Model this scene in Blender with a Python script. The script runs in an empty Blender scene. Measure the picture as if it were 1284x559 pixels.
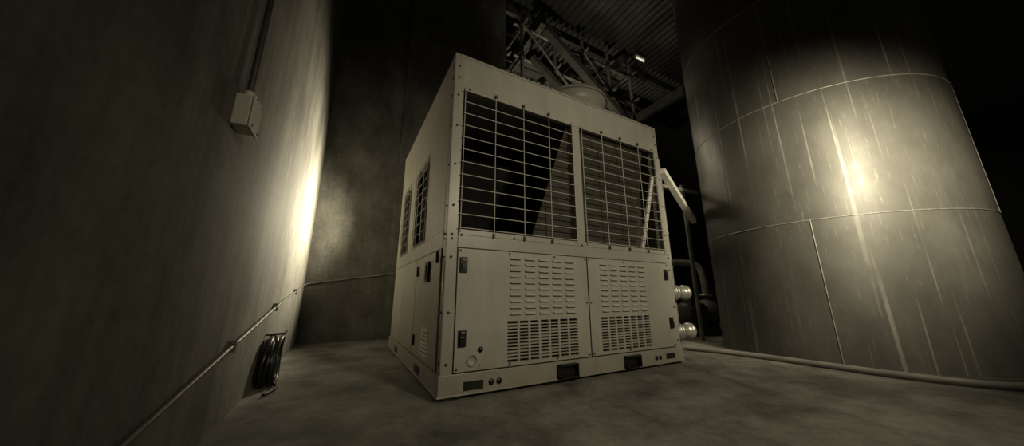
import bpy, math, random
from mathutils import Vector, Matrix
random.seed(7)
scene = bpy.context.scene
scene.view_settings.view_transform = 'Standard'

# ---------------------------------------------------------------- materials
def ramp(nt, fac, stops):
    r = nt.nodes.new('ShaderNodeValToRGB')
    el = r.color_ramp.elements
    while len(el) < len(stops): el.new(0.5)
    for e, (p, c) in zip(el, stops):
        e.position = p; e.color = (c[0], c[1], c[2], 1)
    nt.links.new(fac, r.inputs[0])
    return r.outputs[0]

def noise(nt, scale, stretch=(1,1,1), detail=6, rough=0.6, loc=(0,0,0)):
    tc = nt.nodes.new('ShaderNodeTexCoord'); mp = nt.nodes.new('ShaderNodeMapping')
    mp.inputs['Scale'].default_value = stretch; mp.inputs['Location'].default_value = loc
    nt.links.new(tc.outputs['Object'], mp.inputs[0])
    n = nt.nodes.new('ShaderNodeTexNoise')
    n.inputs['Scale'].default_value = scale; n.inputs['Detail'].default_value = detail
    n.inputs['Roughness'].default_value = rough
    nt.links.new(mp.outputs[0], n.inputs['Vector'])
    return n.outputs['Fac']

def mixc(nt, a, b, fac, mode='MIX'):
    m = nt.nodes.new('ShaderNodeMix'); m.data_type = 'RGBA'; m.blend_type = mode
    for sock, v in ((m.inputs[0], fac), (m.inputs[6], a), (m.inputs[7], b)):
        if hasattr(v, 'is_output'): nt.links.new(v, sock)
        elif isinstance(v, (int, float)): sock.default_value = v
        else: sock.default_value = (v[0], v[1], v[2], 1)
    return m.outputs[2]

def sep(v, w=0.86): return (v, v*0.965, v*w)

def newmat(name, rough=0.6, metal=0.0):
    m = bpy.data.materials.new(name); m.use_nodes = True
    nt = m.node_tree; b = nt.nodes['Principled BSDF']
    b.inputs['Roughness'].default_value = rough; b.inputs['Metallic'].default_value = metal
    return m, nt, b

def bump(nt, b, h, strength=0.2, dist=0.01):
    bp = nt.nodes.new('ShaderNodeBump'); bp.inputs['Strength'].default_value = strength
    bp.inputs['Distance'].default_value = dist
    nt.links.new(h, bp.inputs['Height']); nt.links.new(bp.outputs[0], b.inputs['Normal'])

def simple(name, v, rough=0.6, metal=0.0, var=0.25, scale=6, stretch=(1,1,1), w=0.86, bs=0.0):
    m, nt, b = newmat(name, rough, metal)
    n = noise(nt, scale, stretch)
    c = ramp(nt, n, [(0.3, sep(v*(1-var), w)), (0.7, sep(v*(1+var), w))])
    nt.links.new(c, b.inputs['Base Color'])
    if bs: bump(nt, b, n, bs)
    return m

def paint(name, v, rough):
    m, nt, b = newmat(name, rough)
    c = ramp(nt, noise(nt, 2.2, (1,1,1), 5, 0.6), [(0.3, sep(v*0.92)), (0.7, sep(v*1.06))])
    g = ramp(nt, noise(nt, 7, (1,1,0.25), 8, 0.75, (2,5,1)), [(0.35, (0.87,0.86,0.84)), (0.6, (1,1,1))])
    tc = nt.nodes.new('ShaderNodeTexCoord'); sp = nt.nodes.new('ShaderNodeSeparateXYZ'); nt.links.new(tc.outputs['Object'], sp.inputs[0])
    low = ramp(nt, sp.outputs['Z'], [(0.0, (0.74,0.72,0.68)), (0.4, (1,1,1))])   # splash dirt near the floor
    c = mixc(nt, c, g, 1.0, 'MULTIPLY'); c = mixc(nt, c, low, 1.0, 'MULTIPLY')
    nt.links.new(c, b.inputs['Base Color']); return m

M = {}
M['panel'] = paint('painted_steel_beige', 0.46, 0.42)
M['panel_side'] = paint('painted_steel_beige_side', 0.46, 0.45)
M['frame'] = paint('painted_steel_frame', 0.42, 0.38)
M['seam'] = simple('dark_seam', 0.015, 0.7, 0, 0.2)
M['black'] = simple('black_plastic', 0.010, 0.35, 0, 0.2)
M['dark'] = simple('unit_interior_dark', 0.004, 0.9, 0, 0.3)  # near-black, so the shade inside the unit is put into the colour
M['wire'] = simple('coated_wire', 0.5, 0.4, 0, 0.05)
M['bolt'] = simple('bolt_steel', 0.08, 0.4, 0.6, 0.2)
M['galv'] = simple('galvanised_steel', 0.45, 0.35, 0.6, 0.25, 12)
M['label'] = simple('paper_label', 0.7, 0.6, 0, 0.04)
M['print'] = simple('label_print', 0.12, 0.6, 0, 0.1)
M['rustpipe'] = simple('scaffold_tube', 0.20, 0.5, 0.2, 0.4, 8)
M['drop'] = simple('dark_conduit', 0.06, 0.5, 0.2, 0.3, 8)
M['steeldark'] = simple('dark_steel_beam', 0.08, 0.6, 0.2, 0.4, 4)
M['board'] = simple('scaffold_board', 0.10, 0.8, 0, 0.4, 3, (1,8,1))
M['pump'] = simple('pump_paint', 0.05, 0.5, 0, 0.3)
M['roof'] = simple('corrugated_sheet', 0.05, 0.5, 0.2, 0.7, 0.8)
M['hose'] = simple('rubber_hose', 0.22, 0.5, 0, 0.2)
M['conduit'] = simple('conduit_metal', 0.16, 0.4, 0.4, 0.2)
M['box'] = simple('junction_box_grey', 0.60, 0.5, 0, 0.08)
m, nt, b = newmat('lamp_tube'); b.inputs['Emission Color'].default_value=(1,0.95,0.75,1); b.inputs['Emission Strength'].default_value=0.7
M['emit'] = m

# coil fins
m, nt, b = newmat('coil_fins', 0.7, 0.0)
tc = nt.nodes.new('ShaderNodeTexCoord'); wv = nt.nodes.new('ShaderNodeTexWave')
wv.bands_direction = 'Z'; wv.inputs['Scale'].default_value = 15; wv.inputs['Distortion'].default_value = 0.3
nt.links.new(tc.outputs['Object'], wv.inputs[0])
fc = ramp(nt, wv.outputs['Fac'], [(0.2, (0.024,0.020,0.014)), (0.8, (0.070,0.060,0.042))])
fd = ramp(nt, noise(nt, 2.5), [(0.35, (0.55,)*3), (0.65, (1,1,1))])
nt.links.new(mixc(nt, fc, fd, 1.0, 'MULTIPLY'), b.inputs['Base Color'])
M['coil'] = m

# concrete
def concrete(name, v, streak=(2.5,2.5,0.35), blot=1.2, rough=0.75, lo=0.62, spec=0.35, c3s=28, deep=0.5):
    m, nt, b = newmat(name, rough)
    b.inputs['Specular IOR Level'].default_value = spec
    s = noise(nt, 2.2, streak, 8, 0.65)
    n2 = noise(nt, blot, (1,1,1), 8, 0.7, (3,1,5))
    n3 = noise(nt, c3s, (1,1,1), 5, 0.7)
    c = ramp(nt, s, [(0.3, sep(v*lo)), (0.52, sep(v)), (0.75, sep(v*1.25))])
    c2 = ramp(nt, n2, [(0.35, (deep,)*3), (0.65, (1,1,1))])
    c3 = ramp(nt, n3, [(0.3, (0.75,)*3), (0.6, (1,1,1))])
    c = mixc(nt, c, c2, 1.0, 'MULTIPLY'); c = mixc(nt, c, c3, 1.0, 'MULTIPLY')
    nt.links.new(c, b.inputs['Base Color'])
    bump(nt, b, n3, 0.25, 0.006)
    return m
M['wall'] = concrete('concrete_wall', 0.20, (3.5,3.5,0.3))
M['wallback'] = concrete('concrete_wall_back', 0.19, (2,2,0.6), 1.6)
M['floor'] = concrete('concrete_floor', 0.28, (1.2,1.2,1.2), 2.4, 0.6, 0.42, 0.4, 28, 0.45)
M['ceil'] = simple('ceiling_dark', 0.03, 0.9, 0, 0.3)

# tank
m, nt, b = newmat('weathered_steel_tank', 0.42, 0.35)
base = ramp(nt, noise(nt, 1.6, (1,1,0.6), 8, 0.65), [(0.3, sep(0.08)), (0.55, sep(0.13)), (0.75, sep(0.19))])
drip = noise(nt, 14, (2.0,2.0,0.03), 1, 0.5)
dm = ramp(nt, drip, [(0.64, (0,0,0)), (0.70, (0.5,0.5,0.5))])
brk = ramp(nt, noise(nt, 1.1, (1,1,0.7), 4, 0.6, (7,2,1)), [(0.42, (0,0,0)), (0.6, (1,1,1))])
dmask = mixc(nt, dm, brk, 1.0, 'MULTIPLY')
c = mixc(nt, base, sep(0.42), dmask)
speck = ramp(nt, noise(nt, 45, (1,1,0.10), 3, 0.7, (2,2,2)), [(0.60, (0,0,0)), (0.74, (0.35,0.35,0.35))])
c = mixc(nt, c, sep(0.32), speck)
nt.links.new(c, b.inputs['Base Color'])
bump(nt, b, noise(nt, 2.0, (1,1,1), 2, 0.4), 0.05, 0.02)
rr = ramp(nt, noise(nt, 6, (1,1,0.5), 6, 0.7, (4,4,4)), [(0.3, (0.46,)*3), (0.7, (0.56,)*3)])
nt.links.new(rr, b.inputs['Roughness'])
M['tank'] = m
M['tankseam'] = simple('weld_seam', 0.28, 0.5, 0.3, 0.3, 20)

# ---------------------------------------------------------------- mesh builder
class MB:
    def __init__(s): s.v=[]; s.f=[]; s.mi=[]; s.mats=[]; s.sm=[]
    def m(s, k):
        if k not in s.mats: s.mats.append(k)
        return s.mats.index(k)
    def add(s, vs, fs, k, smooth=False):
        o = len(s.v); s.v += [tuple(p) for p in vs]; i = s.m(k)
        for f in fs: s.f.append([o+a for a in f]); s.mi.append(i); s.sm.append(smooth)
    def box(s, a, b, k):
        x0,y0,z0 = [min(a[i],b[i]) for i in range(3)]; x1,y1,z1=[max(a[i],b[i]) for i in range(3)]
        vs=[(x0,y0,z0),(x1,y0,z0),(x1,y1,z0),(x0,y1,z0),(x0,y0,z1),(x1,y0,z1),(x1,y1,z1),(x0,y1,z1)]
        s.add(vs,[(0,3,2,1),(4,5,6,7),(0,1,5,4),(1,2,6,5),(2,3,7,6),(3,0,4,7)],k)
    def beam(s, p, q, w, h, k, up=(0,0,1)):
        p=Vector(p);q=Vector(q);d=(q-p).normalized();u=Vector(up)
        if abs(d.dot(u))>0.98: u=Vector((0,1,0))
        r=d.cross(u).normalized();u=r.cross(d)
        vs=[]
        for c in (p,q):
            for a,b2 in ((-1,-1),(1,-1),(1,1),(-1,1)): vs.append(c+r*a*w/2+u*b2*h/2)
        s.add(vs,[(0,1,2,3),(4,7,6,5),(0,4,5,1),(1,5,6,2),(2,6,7,3),(3,7,4,0)],k)
    def tube(s, pts, r, k, n=12, cap=True, radii=None):
        P=[Vector(p) for p in pts]; N=len(P)
        T=[(P[min(i+1,N-1)]-P[max(i-1,0)]).normalized() for i in range(N)]
        u=Vector((0,0,1)) if abs(T[0].z)<0.9 else Vector((1,0,0))
        u=(u-T[0]*u.dot(T[0])).normalized(); vs=[]
        for i in range(N):
            u=(u-T[i]*u.dot(T[i])).normalized(); w=T[i].cross(u)
            ri=radii[i] if radii else r
            for j in range(n):
                a=2*math.pi*j/n; vs.append(P[i]+(u*math.cos(a)+w*math.sin(a))*ri)
        fs=[(i*n+j,i*n+(j+1)%n,(i+1)*n+(j+1)%n,(i+1)*n+j) for i in range(N-1) for j in range(n)]
        s.add(vs,fs,k,True)
        if cap:
            s.add(vs[:n],[tuple(reversed(range(n)))],k); s.add(vs[-n:],[tuple(range(n))],k)
    def lathe(s, c, axis, prof, k, n=32, smooth=True):
        c=Vector(c);ax=Vector(axis).normalized()
        u=Vector((0,0,1)) if abs(ax.z)<0.9 else Vector((1,0,0))
        u=(u-ax*u.dot(ax)).normalized();w=ax.cross(u);vs=[]
        for (h,r) in prof:
            for j in range(n):
                a=2*math.pi*j/n; vs.append(c+ax*h+(u*math.cos(a)+w*math.sin(a))*r)
        L=len(prof)
        fs=[(i*n+j,i*n+(j+1)%n,(i+1)*n+(j+1)%n,(i+1)*n+j) for i in range(L-1) for j in range(n)]
        s.add(vs,fs,k,smooth)
    def obj(s, name, parent=None, bevel=0):
        me=bpy.data.meshes.new(name); me.from_pydata(s.v,[],s.f)
        for k in s.mats: me.materials.append(M[k])
        me.polygons.foreach_set('material_index', s.mi); me.polygons.foreach_set('use_smooth', s.sm)
        me.update(); o=bpy.data.objects.new(name,me); scene.collection.objects.link(o)
        if parent: o.parent=parent
        if bevel:
            b=o.modifiers.new('bevel','BEVEL'); b.width=bevel; b.segments=2; b.limit_method='ANGLE'
        return o
def empty(name, loc=(0,0,0)):
    e=bpy.data.objects.new(name,None); e.empty_display_size=0.2; scene.collection.objects.link(e); return e
def smooth_path(pts, sub=8):
    P=[Vector(p) for p in pts]; out=[]
    for i in range(len(P)-1):
        p0=P[max(i-1,0)];p1=P[i];p2=P[i+1];p3=P[min(i+2,len(P)-1)]
        for j in range(sub):
            t=j/sub
            out.append(0.5*((2*p1)+(p2-p0)*t+(2*p0-5*p1+4*p2-p3)*t*t+(3*p1-p0-3*p2+p3)*t**3))
    out.append(P[-1]); return out

# ---------------------------------------------------------------- room
XL=-1.015; YB=3.01
b=MB(); b.box((XL-0.3,-7,-0.3),(12,14,0),'floor'); b.obj('floor')
b=MB(); b.box((XL-0.3,-7,0),(XL,YB,8.2),'wall'); b.obj('wall_left')
b=MB(); b.box((XL-0.3,YB,0),(1.93,YB+0.3,8.2),'wallback')
b.box((1.63,YB+0.3,0),(1.93,12,8.2),'wallback')
b.box((0.01,YB-0.06,0),(1.93,YB,8.2),'wallback'); b.obj('wall_back')
b=MB(); b.box((1.93,12,0),(12,12.3,8.2),'ceil'); b.obj('wall_far')
b=MB(); b.box((12,-7,0),(12.3,12.3,8.2),'ceil'); b.obj('wall_right')
# roof : corrugated sheet
b=MB(); n=260; vs=[]; x0=-1.3; x1=12.3
for i in range(n+1):
    x=x0+(x1-x0)*i/n; z=8.2+0.03*math.sin(i*math.pi/2+0.4)
    vs += [(x,-7,z),(x,12.3,z)]
b.add(vs,[(2*i,2*i+1,2*i+3,2*i+2) for i in range(n)],'roof'); b.obj('ceiling')
b=MB()
for y in (3.8,5.4,7.0,8.6,10.2): b.box((1.95,y,7.85),(11.95,y+0.1,8.1),'steeldark')
for x in (3.2,6.2,9.2): b.box((x,3.4,7.5),(x+0.16,11.9,7.85),'steeldark')
b.obj('roof_beams')

# ---------------------------------------------------------------- chiller
W,D,H=2.29,2.14,2.40
ch=empty('air_cooled_chiller')
# frame
b=MB()
for (x,y) in ((0,0),(W-0.075,0),(0,D-0.075),(W-0.075,D-0.075)):
    b.box((x,y,0.14),(x+0.075,y+0.075,H+0.012),'frame')
# base rails
b.box((-0.012,-0.012,0.03),(W+0.012,0.05,0.142),'frame')
b.box((-0.012,D-0.05,0.03),(W+0.012,D+0.012,0.142),'frame')
b.box((-0.012,0.05,0.03),(0.05,D-0.05,0.142),'frame')
b.box((W-0.05,0.05,0.03),(W+0.012,D-0.05,0.142),'frame')
# base lips
b.box((-0.02,-0.02,0.022),(W+0.02,0.05,0.032),'frame'); b.box((-0.02,0.05,0.022),(0.05,D,0.032),'frame')
# mid rails
b.box((0.075,-0.004,0.915),(W-0.075,0.07,1.035),'frame')
b.box((-0.004,0.075,0.915),(0.07,D-0.075,1.035),'frame')
b.box((W-0.07,0.075,0.915),(W+0.004,D-0.075,1.035),'frame')
b.box((0.075,D-0.07,0.915),(W-0.075,D+0.004,1.035),'frame')
# rail flange line
b.box((0.075,-0.008,1.0),(W-0.075,-0.003,1.04),'frame')
# centre mullion
b.box((1.10,-0.002,1.03),(1.185,0.05,2.11),'frame')
b.obj('frame',ch,0.004)
# feet
b=MB()
for x in (0.02,0.75,1.5,W-0.12):
    for y in (0.0,D/2,D-0.1): b.box((x,y,0),(x+0.1,y+0.1,0.03),'black')
b.obj('feet',ch)
# top fascia and roof
b=MB()
b.box((0.072,0.0,2.105),(W-0.072,0.03,H),'panel')
b.box((0.0,0.075,2.105),(0.03,D-0.075,H),'panel_side')
b.box((W-0.03,0.075,2.105),(W,D-0.075,H),'panel_side')
b.box((0.075,D-0.03,2.105),(W-0.075,D,H),'panel')
b.box((0.03,0.03,H-0.03),(W-0.03,D-0.03,H-0.005),'panel')
b.box((0.08,-0.006,2.105),(W-0.08,0.0,2.125),'panel')
b.box((0.04,-0.008,H-0.01),(W-0.04,0.03,H+0.008),'frame')
b.obj('top_fascia',ch,0.003)
# lower front panels with true openings
def front_panel(name,x0,x1,lx0,lx1):
    z0,z1=0.152,0.908; yf=-0.012; yb=0.012
    sz0,sz1=0.175,0.435
    b=MB()
    b.box((x0,yf,z0),(lx0,yb,z1),'panel'); b.box((lx1,yf,z0),(x1,yb,z1),'panel')
    b.box((lx0,yf,sz1),(lx1,yb,z1),'panel'); b.box((lx0,yf,z0),(lx1,yb,sz0),'panel')
    nc,nr=7,12; cw=(lx1-lx0)/nc; rh=(sz1-sz0)/nr
    for i in range(1,nc): b.box((lx0+i*cw-0.009,yf,sz0),(lx0+i*cw+0.009,yb,sz1),'panel')
    for j in range(1,nr): b.box((lx0,yf+0.0005,sz0+j*rh-0.0045),(lx1,yb,sz0+j*rh+0.0045),'panel')
    b.obj(name,ch)
    b=MB(); b.box((x0+0.02,0.03,z0),(x1-0.02,0.034,z1),'seam'); b.obj(name+'_shade_backing',ch)  # dark sheet behind the slots, stands in for the shade inside
    # louvres
    b=MB(); nc,nr=5,10; cw=(lx1-lx0)/nc; rh=(0.885-0.465)/nr
    for i in range(nc):
        for j in range(nr):
            a=lx0+i*cw+0.018; c=lx0+(i+1)*cw-0.018; z=0.468+j*rh
            vs=[(a,yf,z+0.026),(c,yf,z+0.026),(c-0.004,yf-0.015,z+0.010),(a+0.004,yf-0.015,z+0.010),(a,yf-0.0005,z+0.004),(c,yf-0.0005,z+0.004)]
            b.add(vs,[(0,1,2,3)],'wire'); b.add(vs,[(3,2,5,4)],'seam'); b.add(vs,[(0,3,4),(1,5,2)],'panel')  # hood tops lighter, undersides near-black: light and slot shade put into colour
    b.obj(name+'_louvres',ch)
front_panel('front_panel_a',0.080,1.172,0.445,1.05)
front_panel('front_panel_b',1.184,W-0.080,1.295,1.875)
b=MB()
b.box((0.076,0.014,0.143),(W-0.076,0.02,0.914),'seam')
b.obj('front_panel_gap',ch)
# latches, gauges, base slots on front
b=MB()
def latch(x,z,w=0.042,h=0.095):
    b.box((x-w/2,-0.024,z-h/2),(x+w/2,-0.012,z+h/2),'black')
    b.box((x-w/2+0.008,-0.034,z-h/2+0.012),(x+w/2-0.008,-0.024,z+0.01),'black')
    b.box((x-w/2+0.01,-0.03,z+0.02),(x+w/2-0.01,-0.024,z+h/2-0.01),'bolt')
for x,z in ((0.118,0.80),(0.125,0.345),(2.165,0.80),(2.17,0.36)): latch(x,z,0.05,0.10)
b.obj('latches',ch,0.004)
b=MB()
b.lathe((0.195,-0.012,0.212),(0,-1,0),[(0,0.036),(0.006,0.036),(0.006,0.030),(0.002,0.030),(0.002,0.0)],'panel',28)
b.lathe((0.25,-0.012,0.272),(0,-1,0),[(0,0.017),(0.008,0.017),(0.008,0)],'black',20)
for x in (0.27,):
    b.lathe((0.195+0.05,-0.012,0.18),(0,-1,0),[(0,0.005),(0.005,0.005),(0.005,0)],'bolt',10)
for x in (0.095,0.46,0.85,1.155,1.2,1.6,2.195):
    for z in (0.168,0.893):
        b.lathe((x,-0.012,z),(0,-1,0),[(0,0.007),(0.005,0.007),(0.005,0)],'bolt',8)
for z in (0.55,): 
    for x in (1.155,1.2): b.lathe((x,-0.012,z),(0,-1,0),[(0,0.007),(0.005,0.007),(0.005,0)],'bolt',8)
for x,z in ((0.1,1.0),(0.5,1.01),(1.14,1.01),(1.7,1.01),(2.19,1.0),(0.12,2.12),(2.17,2.12)):
    b.lathe((x,-0.006,z),(0,-1,0),[(0,0.008),(0.006,0.008),(0.006,0)],'bolt',8)
for z in (0.2,0.5,0.85,0.97,1.0,1.2,1.5,1.8,2.05,2.2,2.3):
    b.lathe((0.035,0,z),(0,-1,0),[(0,0.008),(0.006,0.008),(0.006,0)],'bolt',8)
    b.lathe((W-0.035,0,z),(0,-1,0),[(0,0.008),(0.006,0.008),(0.006,0)],'bolt',8)
    b.lathe((0,0.035,z),(-1,0,0),[(0,0.008),(0.006,0.008),(0.006,0)],'bolt',8)
b.obj('fasteners',ch)
b=MB()
b.box((0.145,-0.015,0.045),(0.275,-0.0125,0.095),'black')
b.box((2.05,-0.015,0.055),(2.17,-0.0125,0.10),'black')
for x in (0.33,0.385,1.915,1.965):
    b.lathe((x,-0.012,0.075),(0,-1,0),[(0,0.019),(0.004,0.019),(0.004,0)],'black',18)
for x in (0.93,1.60):
    b.box((x-0.085,-0.05,0.035),(x+0.085,-0.012,0.045),'black'); b.box((x-0.085,-0.05,0.115),(x+0.085,-0.012,0.125),'black')
    b.box((x-0.085,-0.05,0.035),(x-0.075,-0.012,0.125),'black'); b.box((x+0.075,-0.05,0.035),(x+0.085,-0.012,0.125),'black')
    b.box((x-0.085,-0.016,0.035),(x+0.085,-0.0125,0.125),'black')
for y in (0.5,1.5):
    b.box((-0.015,y,0.045),(-0.0125,y+0.16,0.10),'black')
b.obj('base_slots',ch)
# front grilles
b=MB()
def grille(x0,x1,z0,z1,nx,nz,y):
    for i in range(nx+1):
        x=x0+(x1-x0)*i/nx
        b.tube([(x,y,z0-0.03),(x,y,z1+0.03)],0.0038,'wire',6)
    for j in range(nz+1):
        z=z0+(z1-z0)*j/nz
        b.tube([(x0-0.012,y-0.006,z),(x1+0.012,y-0.006,z)],0.0038,'wire',6)
    for i in range(1,nx):
        x=x0+(x1-x0)*i/nx
        for z in (z0-0.03,z1+0.03):
            b.box((x-0.008,y-0.008,z-0.014),(x+0.008,y+0.014,z+0.014),'bolt')
grille(0.085,1.09,1.045,2.095,4,11,-0.014)
grille(1.20,2.205,1.045,2.095,4,11,-0.014)
b.obj('front_grilles',ch)
# side panels
def side(b,xo,sgn):
    def P(y0,z0,y1,z1,k='panel_side',d0=0.0,d1=0.02): b.box((xo+sgn*d0,y0,z0),(xo+sgn*d1,y1,z1),k)
    for (a,c,o0,o1) in ((0.08,1.285,0.64,1.15),(1.295,2.06,1.45,1.92)):
        P(a,1.038,o0,2.10); P(o1,1.038,c,2.10); P(o0,1.80,o1,2.10); P(o0,1.038,o1,1.055)
    P(0.08,0.15,0.815,0.908,d0=-0.01); P(0.83,0.15,1.44,0.908,d0=-0.01); P(1.452,0.15,2.06,0.908,d0=-0.01)
    P(0.076,0.145,2.064,0.914,'seam',0.022,0.026)
b=MB(); side(b,0.0,1); b.obj('side_panels_left',ch,0.002)
b=MB(); side(b,W,-1); b.obj('side_panels_right',ch,0.002)
b=MB()
for (y0,y1) in ((0.64,1.15),(1.45,1.92)):
    b.box((0.06,y0-0.05,1.03),(0.065,y1+0.05,1.86),'dark')  # near-black sheet behind each opening in place of the shade within
    for i in range(4):
        y=y0+(y1-y0)*i/3; b.tube([(-0.01,y,1.03),(-0.01,y,1.83)],0.0035,'wire',6)
    for j in range(9):
        z=1.05+0.095*j
        if z<1.83: b.tube([(-0.016,y0-0.015,z),(-0.016,y1+0.015,z)],0.0035,'wire',6)
b.obj('side_grilles',ch)
b=MB()  # side handle, latches, labels
b.box((-0.03,0.345,0.70),(-0.01,0.445,0.85),'black'); b.box((-0.038,0.375,0.72),(-0.03,0.415,0.83),'bolt')
for y,z in ((0.745,0.80),(0.745,0.26),(0.16,0.86)): b.box((-0.026,y-0.02,z-0.04),(-0.01,y+0.02,z+0.04),'black')
b.obj('side_handle',ch,0.006)
b=MB()
b.box((-0.0125,0.30,0.19),(-0.0105,0.50,0.38),'label')
for j in range(6): b.box((-0.0135,0.32,0.21+j*0.027),(-0.0125,0.48-0.03*(j%3),0.218+j*0.027),'print')
b.box((-0.0025,0.018,0.64),(-0.0005,0.055,0.82),'label')
b.obj('labels',ch)
# rear panel and inner
b=MB()
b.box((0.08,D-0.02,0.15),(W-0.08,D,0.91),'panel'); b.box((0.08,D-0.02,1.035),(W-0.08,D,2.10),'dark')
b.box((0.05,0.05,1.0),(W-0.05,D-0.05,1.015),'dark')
b.obj('interior_tray',ch)
b=MB() # V coils
def slab(xb,xt,y0,y1,th,k):
    vs=[(xb,y0,1.02),(xb+th,y0,1.02),(xt+th,y0,2.34),(xt,y0,2.34),(xb,y1,1.02),(xb+th,y1,1.02),(xt+th,y1,2.34),(xt,y1,2.34)]
    b.add(vs,[(0,1,2,3),(4,7,6,5),(0,4,5,1),(1,5,6,2),(2,6,7,3),(3,7,4,0)],k)
slab(1.92,2.18,0.20,D-0.1,0.05,'coil')
vs=[(0.68,0.055,1.02),(1.86,0.055,1.02),(2.16,0.055,2.34),(1.16,0.055,2.34),(0.68,0.075,1.02),(1.86,0.075,1.02),(2.16,0.075,2.34),(1.16,0.075,2.34)]
b.add(vs,[(0,1,2,3),(4,7,6,5),(0,4,5,1),(1,5,6,2),(2,6,7,3),(3,7,4,0)],'coil')
b.box((0.06,1.0,1.02),(W-0.06,1.04,2.34),'dark')  # not a coil: black sheet across the middle imitating interior shade
b.obj('condenser_coils',ch)
b=MB()
b.beam((1.93,0.035,1.03),(2.20,0.035,1.83),0.04,0.02,'label',(0,1,0))
b.obj('inner_braces',ch)
# fan cowls
b=MB()
for (x,y) in ((1.62,0.60),(1.62,1.53)):
    b.lathe((x,y,H-0.02),(0,0,1),[(0,0.39),(0.06,0.365),(0.34,0.365)],'panel',48)
    b.lathe((x,y,H-0.02),(0,0,1),[(0.34,0.365),(0.38,0.38),(0.41,0.41)],'panel',48)
    b.lathe((x,y,H-0.02),(0,0,1),[(0.41,0.42),(0.445,0.42),(0.445,0.40),(0.40,0.36),(0.02,0.36)],'panel',48)
    for k in range(1,6): 
        r=0.07*k
        b.tube([(x+r*math.cos(a*math.pi/16),y+r*math.sin(a*math.pi/16),H+0.425) for a in range(33)],0.004,'wire',5,False)
    for k in range(8):
        a=k*math.pi/4; b.tube([(x,y,H+0.43),(x+0.4*math.cos(a),y+0.4*math.sin(a),H+0.43)],0.005,'wire',5)
        p=Vector((x,y,H+0.2)); q=p+Vector((math.cos(a),math.sin(a),0))*0.34
        b.beam(p,q,0.1,0.008,'dark')
b.obj('fan_cowls',ch)
# water connections on right side
b=MB()
for z in (0.64,0.235):
    b.lathe((W,0.25,z),(1,0,0),[(0,0.055),(0.30,0.055),(0.30,0.085),(0.325,0.085),(0.325,0.055),(0.34,0.055),(0.34,0.085),(0.365,0.085),(0.365,0.06),(0.52,0.06),(0.52,0.08),(0.56,0.08),(0.56,0.05),(0.40,0.05),(0.40,0)],'galv',28)
b.obj('water_connections',ch)

# ---------------------------------------------------------------- storage tank
TC=Vector((4.376,-0.561,0)); R=1.144; TH=7.2
tk=empty('storage_tank')
b=MB(); b.lathe(TC,(0,0,1),[(0.0,R),(1.30,R),(2.59,R),(3.88,R),(5.17,R),(6.46,R),(TH,R)],'tank',128)
b.lathe(TC,(0,0,1),[(TH,R),(TH+0.25,R*0.6),(TH+0.35,0.0)],'tank',128)
b.lathe(TC,(0,0,1),[(0.0,R+0.02),(0.02,R+0.02)],'tank',128); b.lathe(TC,(0,0,1),[(0.02,R+0.02),(0.02,R-0.01)],'tank',128)
b.obj('shell',tk)
b=MB()
for i,z in enumerate((1.30,2.59,3.88,5.17,6.46)):
    b.tube([(TC.x+(R+0.001)*math.cos(a*math.pi/64),TC.y+(R+0.001)*math.sin(a*math.pi/64),z) for a in range(129)],0.005,'tankseam',6,False)
ang0=math.radians(195.4)
def vseam(a,z0,z1): b.tube([(TC.x+(R+0.001)*math.cos(a),TC.y+(R+0.001)*math.sin(a),z) for z in (z0,(z0+z1)/2,z1)],0.005,'tankseam',6,False)
vseam(ang0-0.05,0.02,1.3); vseam(ang0-0.05-math.pi,0.02,1.3)
vseam(ang0+1.4,1.3,2.59); vseam(ang0-1.7,1.3,2.59)
vseam(ang0-0.08,2.59,3.88); vseam(ang0+1.0,3.88,5.17)
b.obj('weld_seams',tk)

# ---------------------------------------------------------------- left wall fittings
jb=empty('junction_box')
b=MB(); b.box((XL,-0.485,1.25),(XL+0.055,-0.385,1.385),'box'); b.box((XL+0.055,-0.49,1.245),(XL+0.066,-0.38,1.39),'box'); b.obj('enclosure',jb,0.005)
b=MB(); b.tube([(XL+0.026,-0.435,1.385),(XL+0.026,-0.435,8.1)],0.012,'drop',12); 
b.tube([(XL+0.026,-0.435,1.385),(XL+0.026,-0.435,1.42)],0.02,'box',12)
for z in (2.2,3.4): b.box((XL,-0.46,z),(XL+0.042,-0.41,z+0.02),'conduit')
for y,z in ((-0.475,1.26),(-0.395,1.26),(-0.475,1.375),(-0.395,1.375)):
    b.lathe((XL+0.066,y,z),(1,0,0),[(0,0.005),(0.003,0.005),(0.003,0)],'bolt',8)
b.obj('conduit_drop',jb)

wc=empty('wall_conduit')
b=MB(); xw=XL+0.018
pts=[(xw,-4.0,0.04),(xw,-1.6,0.10),(xw,-0.397,0.286),(xw,1.079,0.518),(xw,2.9,0.745),(xw+0.015,2.97,0.757),(xw+0.05,YB-0.02,0.765),(-0.1,YB-0.02,0.90),(-0.02,YB-0.085,0.913),(1.2,YB-0.085,1.09)]
b.tube(pts,0.010,'conduit',12)
for y in (-0.9,0.1,1.079,2.1):
    z=0.518+(y-1.079)*0.157 if y<1.079 else 0.518+(y-1.079)*0.124
    b.box((XL,y-0.010,z-0.028),(XL+0.032,y+0.010,z+0.028),'conduit')
b.tube([(xw,1.04,0.512),(xw,1.12,0.523)],0.016,'conduit',12)
b.obj('conduit_run',wc)

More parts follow.
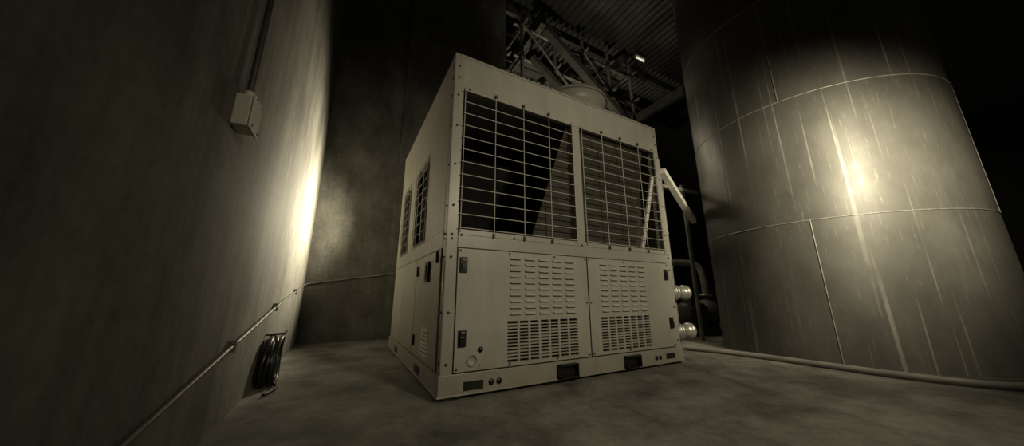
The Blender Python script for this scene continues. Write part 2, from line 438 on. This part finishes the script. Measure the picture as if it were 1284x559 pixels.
b=MB()
for k in range(10):
    cy=0.96+random.uniform(-0.03,0.03); cz=0.165+random.uniform(-0.012,0.012); ry=random.uniform(0.07,0.14); rz=random.uniform(0.13,0.15)
    ph=random.uniform(0,6.28); xo=XL+0.02+0.009*k
    pts=[(xo+0.008*math.sin(a*math.pi/6+ph),cy+ry*math.sin(a*math.pi/12)-0.21*(0.33-(cz+rz*math.cos(a*math.pi/12))),cz+rz*math.cos(a*math.pi/12)) for a in range(25)]
    b.tube(pts,0.014,'black',8,False)
b.tube(smooth_path([(XL+0.03,1.0,0.32),(XL+0.07,0.97,0.30),(XL+0.08,0.93,0.22),(XL+0.1,0.85,0.05),(XL+0.14,0.76,0.014),(XL+0.10,0.6,0.014)]),0.01,'black',8)
b.tube([(XL,0.99,0.325),(XL+0.12,0.99,0.33),(XL+0.12,0.99,0.35)],0.008,'bolt',8)
b.obj('cable_coil')

b=MB()
b.tube(smooth_path([(2.75,0.85,0.028),(2.92,0.55,0.028),(3.0,0.32,0.028),(3.10,-0.1,0.028),(3.13,-0.45,0.028),(3.15,-0.8,0.028),(3.17,-1.1,0.028),(3.28,-1.45,0.028),(3.6,-1.85,0.028)]),0.024,'hose',12)
b.obj('floor_hose')

# ---------------------------------------------------------------- pipe supports right of unit
ps=empty('pipe_rack')
b=MB()
b.beam((2.78,0.3,2.12),(4.0,0.7,1.70),0.07,0.075,'label')
b.beam((2.82,0.36,1.945),(4.43,0.82,2.26),0.045,0.045,'galv')
b.tube([(2.80,0.36,0.0),(2.80,0.36,2.3)],0.026,'rustpipe',12)
b.tube([(3.95,0.78,0.0),(3.95,0.78,2.3)],0.028,'rustpipe',12)
b.obj('braces',ps)
b=MB(); b.tube(smooth_path([(3.12,0.62,0.0),(3.12,0.62,1.3),(3.12,0.62,1.75),(3.2,0.75,1.9),(3.6,1.2,1.9)],6),0.045,'galv',16)
for z in (0.35,0.95,1.4): b.lathe((3.12,0.62,z),(0,0,1),[(0,0.045),(0,0.07),(0.03,0.07),(0.03,0.045)],'galv',20)
b.obj('riser_pipe',ps)

pu=empty('water_pump')
b=MB()
b.box((4.25,1.05,0),(5.25,1.45,0.08),'steeldark')
b.lathe((4.3,1.25,0.34),(1,0,0),[(0,0),(0,0.12),(0.04,0.16),(0.45,0.16),(0.5,0.12),(0.5,0.05),(0.6,0.05),(0.6,0.2),(0.72,0.22),(0.82,0.2),(0.82,0.09),(0.95,0.09),(0.95,0.12),(0.98,0.12),(0.98,0)],'pump',28)
for k in range(14):
    a=k*2*math.pi/14; b.beam((4.36,1.25+0.165*math.cos(a),0.34+0.165*math.sin(a)),(4.73,1.25+0.165*math.cos(a),0.34+0.165*math.sin(a)),0.008,0.02,'pump')
b.box((4.35,1.1,0.08),(4.7,1.4,0.2),'pump'); b.box((4.93,1.15,0.08),(5.1,1.35,0.2),'pump')
b.box((4.42,1.18,0.48),(4.6,1.32,0.6),'pump')
b.tube(smooth_path([(5.0,1.25,0.5),(5.0,1.25,0.9),(4.95,1.35,1.15),(4.6,1.7,1.2),(4.1,2.3,1.2)],6),0.06,'rustpipe',14)
b.lathe((5.0,1.25,0.6),(0,0,1),[(0,0.06),(0,0.1),(0.04,0.1),(0.04,0.06)],'galv',20)
b.obj('pump_body',pu)

# ---------------------------------------------------------------- scaffold
sc=empty('scaffold')
b=MB(); xs=(2.55,3.5,4.45,5.4,6.3); ys=(3.3,4.4); zs=(0.25,2.0,3.4,4.3,5.2,6.1,7.0)
for x in xs:
    for y in ys: b.tube([(x,y,0),(x,y,7.4)],0.045,'rustpipe',10)
for z in zs:
    for y in ys: b.tube([(xs[0]-0.2,y+0.05,z),(xs[-1]+0.2,y+0.05,z)],0.034,'rustpipe',8)
    for x in xs: b.tube([(x+0.05,ys[0]-0.2,z+0.06),(x+0.05,ys[1]+0.2,z+0.06)],0.034,'rustpipe',8)
for i in range(4):
    for j in range(1,6):
        y=ys[0]-0.05
        if (i+j)%2: b.tube([(xs[i],y,zs[j+1]),(xs[i+1],y,zs[j])],0.03,'rustpipe',8)
        if j%2==0: b.tube([(xs[i],ys[1],zs[j+1]),(xs[i+1],ys[1],zs[j])],0.03,'rustpipe',8)
for x in xs:
    for y in ys:
        for z in zs: b.box((x-0.055,y-0.055,z-0.045),(x+0.075,y+0.075,z+0.085),'bolt')
b.obj('tubes',sc)
b=MB()
for z,xa,xb in ((4.38,2.5,4.5),(5.28,3.5,6.3),(6.18,2.5,5.4),(7.08,4.4,6.3)):
    for k in range(3):
        y=3.4+k*0.32; b.box((xa,y,z+0.02),(xb,y+0.25,z+0.06),'board')
b.obj('deck_boards',sc)
b=MB()
b.beam((3.2,3.1,6.9),(6.4,3.1,4.7),0.18,0.14,'steeldark'); b.beam((2.7,3.12,6.0),(5.6,3.12,4.0),0.14,0.12,'steeldark')
b.obj('raking_beams',sc)

# structural steel in the hall
b=MB()
def ibeam(p,q,w=0.2,h=0.3,k='steeldark'):
    p=Vector(p);q=Vector(q)
    d=(q-p).normalized(); up=Vector((0,0,1)) if abs(d.z)<0.95 else Vector((0,1,0)); r=d.cross(up).normalized(); u=r.cross(d)
    b.beam(p,q,0.02,h,k); b.beam(p+u*h/2,q+u*h/2,w,0.02,k); b.beam(p-u*h/2,q-u*h/2,w,0.02,k)
ibeam((3.0,6.2,0),(3.0,6.2,8.0)); ibeam((6.5,6.2,0),(6.5,6.2,8.0))
ibeam((1.95,6.2,5.6),(9,6.2,5.6)); ibeam((1.95,6.2,3.2),(9,6.2,3.2),0.16,0.22)
ibeam((3.2,6.15,7.9),(6.4,6.15,5.6),0.15,0.18)
b.obj('steel_structure')
# ceiling tube fitting
for (x,y,z,dx) in ((7.0,3.4,8.0,0.22),):
    b=MB(); b.box((x-dx,y-0.07,z+0.02),(x+dx,y+0.07,z+0.1),'galv'); b.tube([(x-dx+0.03,y,z),(x+dx-0.03,y,z)],0.025,'emit',10)
    b.box((x-dx,y-0.03,z-0.04),(x-dx+0.03,y+0.03,z+0.03),'galv'); b.box((x+dx-0.03,y-0.03,z-0.04),(x+dx,y+0.03,z+0.03),'galv')
    b.obj('ceiling_tube_light')

# ---------------------------------------------------------------- lights
LC=(1.0,0.895,0.635)
def area(name,loc,target,size,power,spread=180,col=LC,sy=None):
    l=bpy.data.lights.new(name,'AREA'); l.energy=power; l.color=col; l.size=size; l.spread=math.radians(spread)
    if sy: l.shape='RECTANGLE'; l.size_y=sy
    o=bpy.data.objects.new(name,l); scene.collection.objects.link(o); o.location=loc
    o.rotation_euler=(Vector(target)-Vector(loc)).to_track_quat('-Z','Y').to_euler(); return o
def spot(name,loc,target,power,ang,blend=1,rad=0.1,col=LC):
    l=bpy.data.lights.new(name,'SPOT'); l.energy=power; l.color=col; l.spot_size=math.radians(ang); l.spot_blend=blend; l.shadow_soft_size=rad
    o=bpy.data.objects.new(name,l); scene.collection.objects.link(o); o.location=loc
    o.rotation_euler=(Vector(target)-Vector(loc)).to_track_quat('-Z','Y').to_euler(); return o
spot('flood_lamp',(1.3,-3.35,2.3),(1.25,0,0.85),175,96,1,0.15)
spot('tank_lamp',(2.54,-2.13,1.96),(3.36,-1.14,1.66),300,110,1,0.12)
area('rear_work_lamp',(0.16,2.5,1.6),(-1.015,2.1,1.6),0.14,78,112,sy=0.5)
area('roof_fill_light',(5.5,8.5,6.0),(4.5,5,8.2),0.5,80)  # added light without a fixture, brightens the corrugated roof
area('pump_fill_light',(3.2,2.2,3.2),(3.8,0.9,0),0.3,16)  # added fill so the pump area does not go black
spot('scaffold_fill_light',(3.6,1.9,2.9),(4.2,3.6,6.0),210,100,1,0.1)  # added fill aimed up to make the scaffold tubes visible

w=bpy.data.worlds.new('world'); scene.world=w; w.use_nodes=True
w.node_tree.nodes['Background'].inputs[0].default_value=(0.9,0.8,0.55,1)
w.node_tree.nodes['Background'].inputs[1].default_value=0.018

# ---------------------------------------------------------------- camera
cd=bpy.data.cameras.new('camera'); cd.sensor_width=36; cd.lens=382/1284*36; cd.clip_start=0.02
co=bpy.data.objects.new('camera',cd); scene.collection.objects.link(co)
co.location=(-0.559,-1.924,0.6); co.rotation_euler=(math.radians(103.5),0,math.radians(-28.5))
scene.camera=co
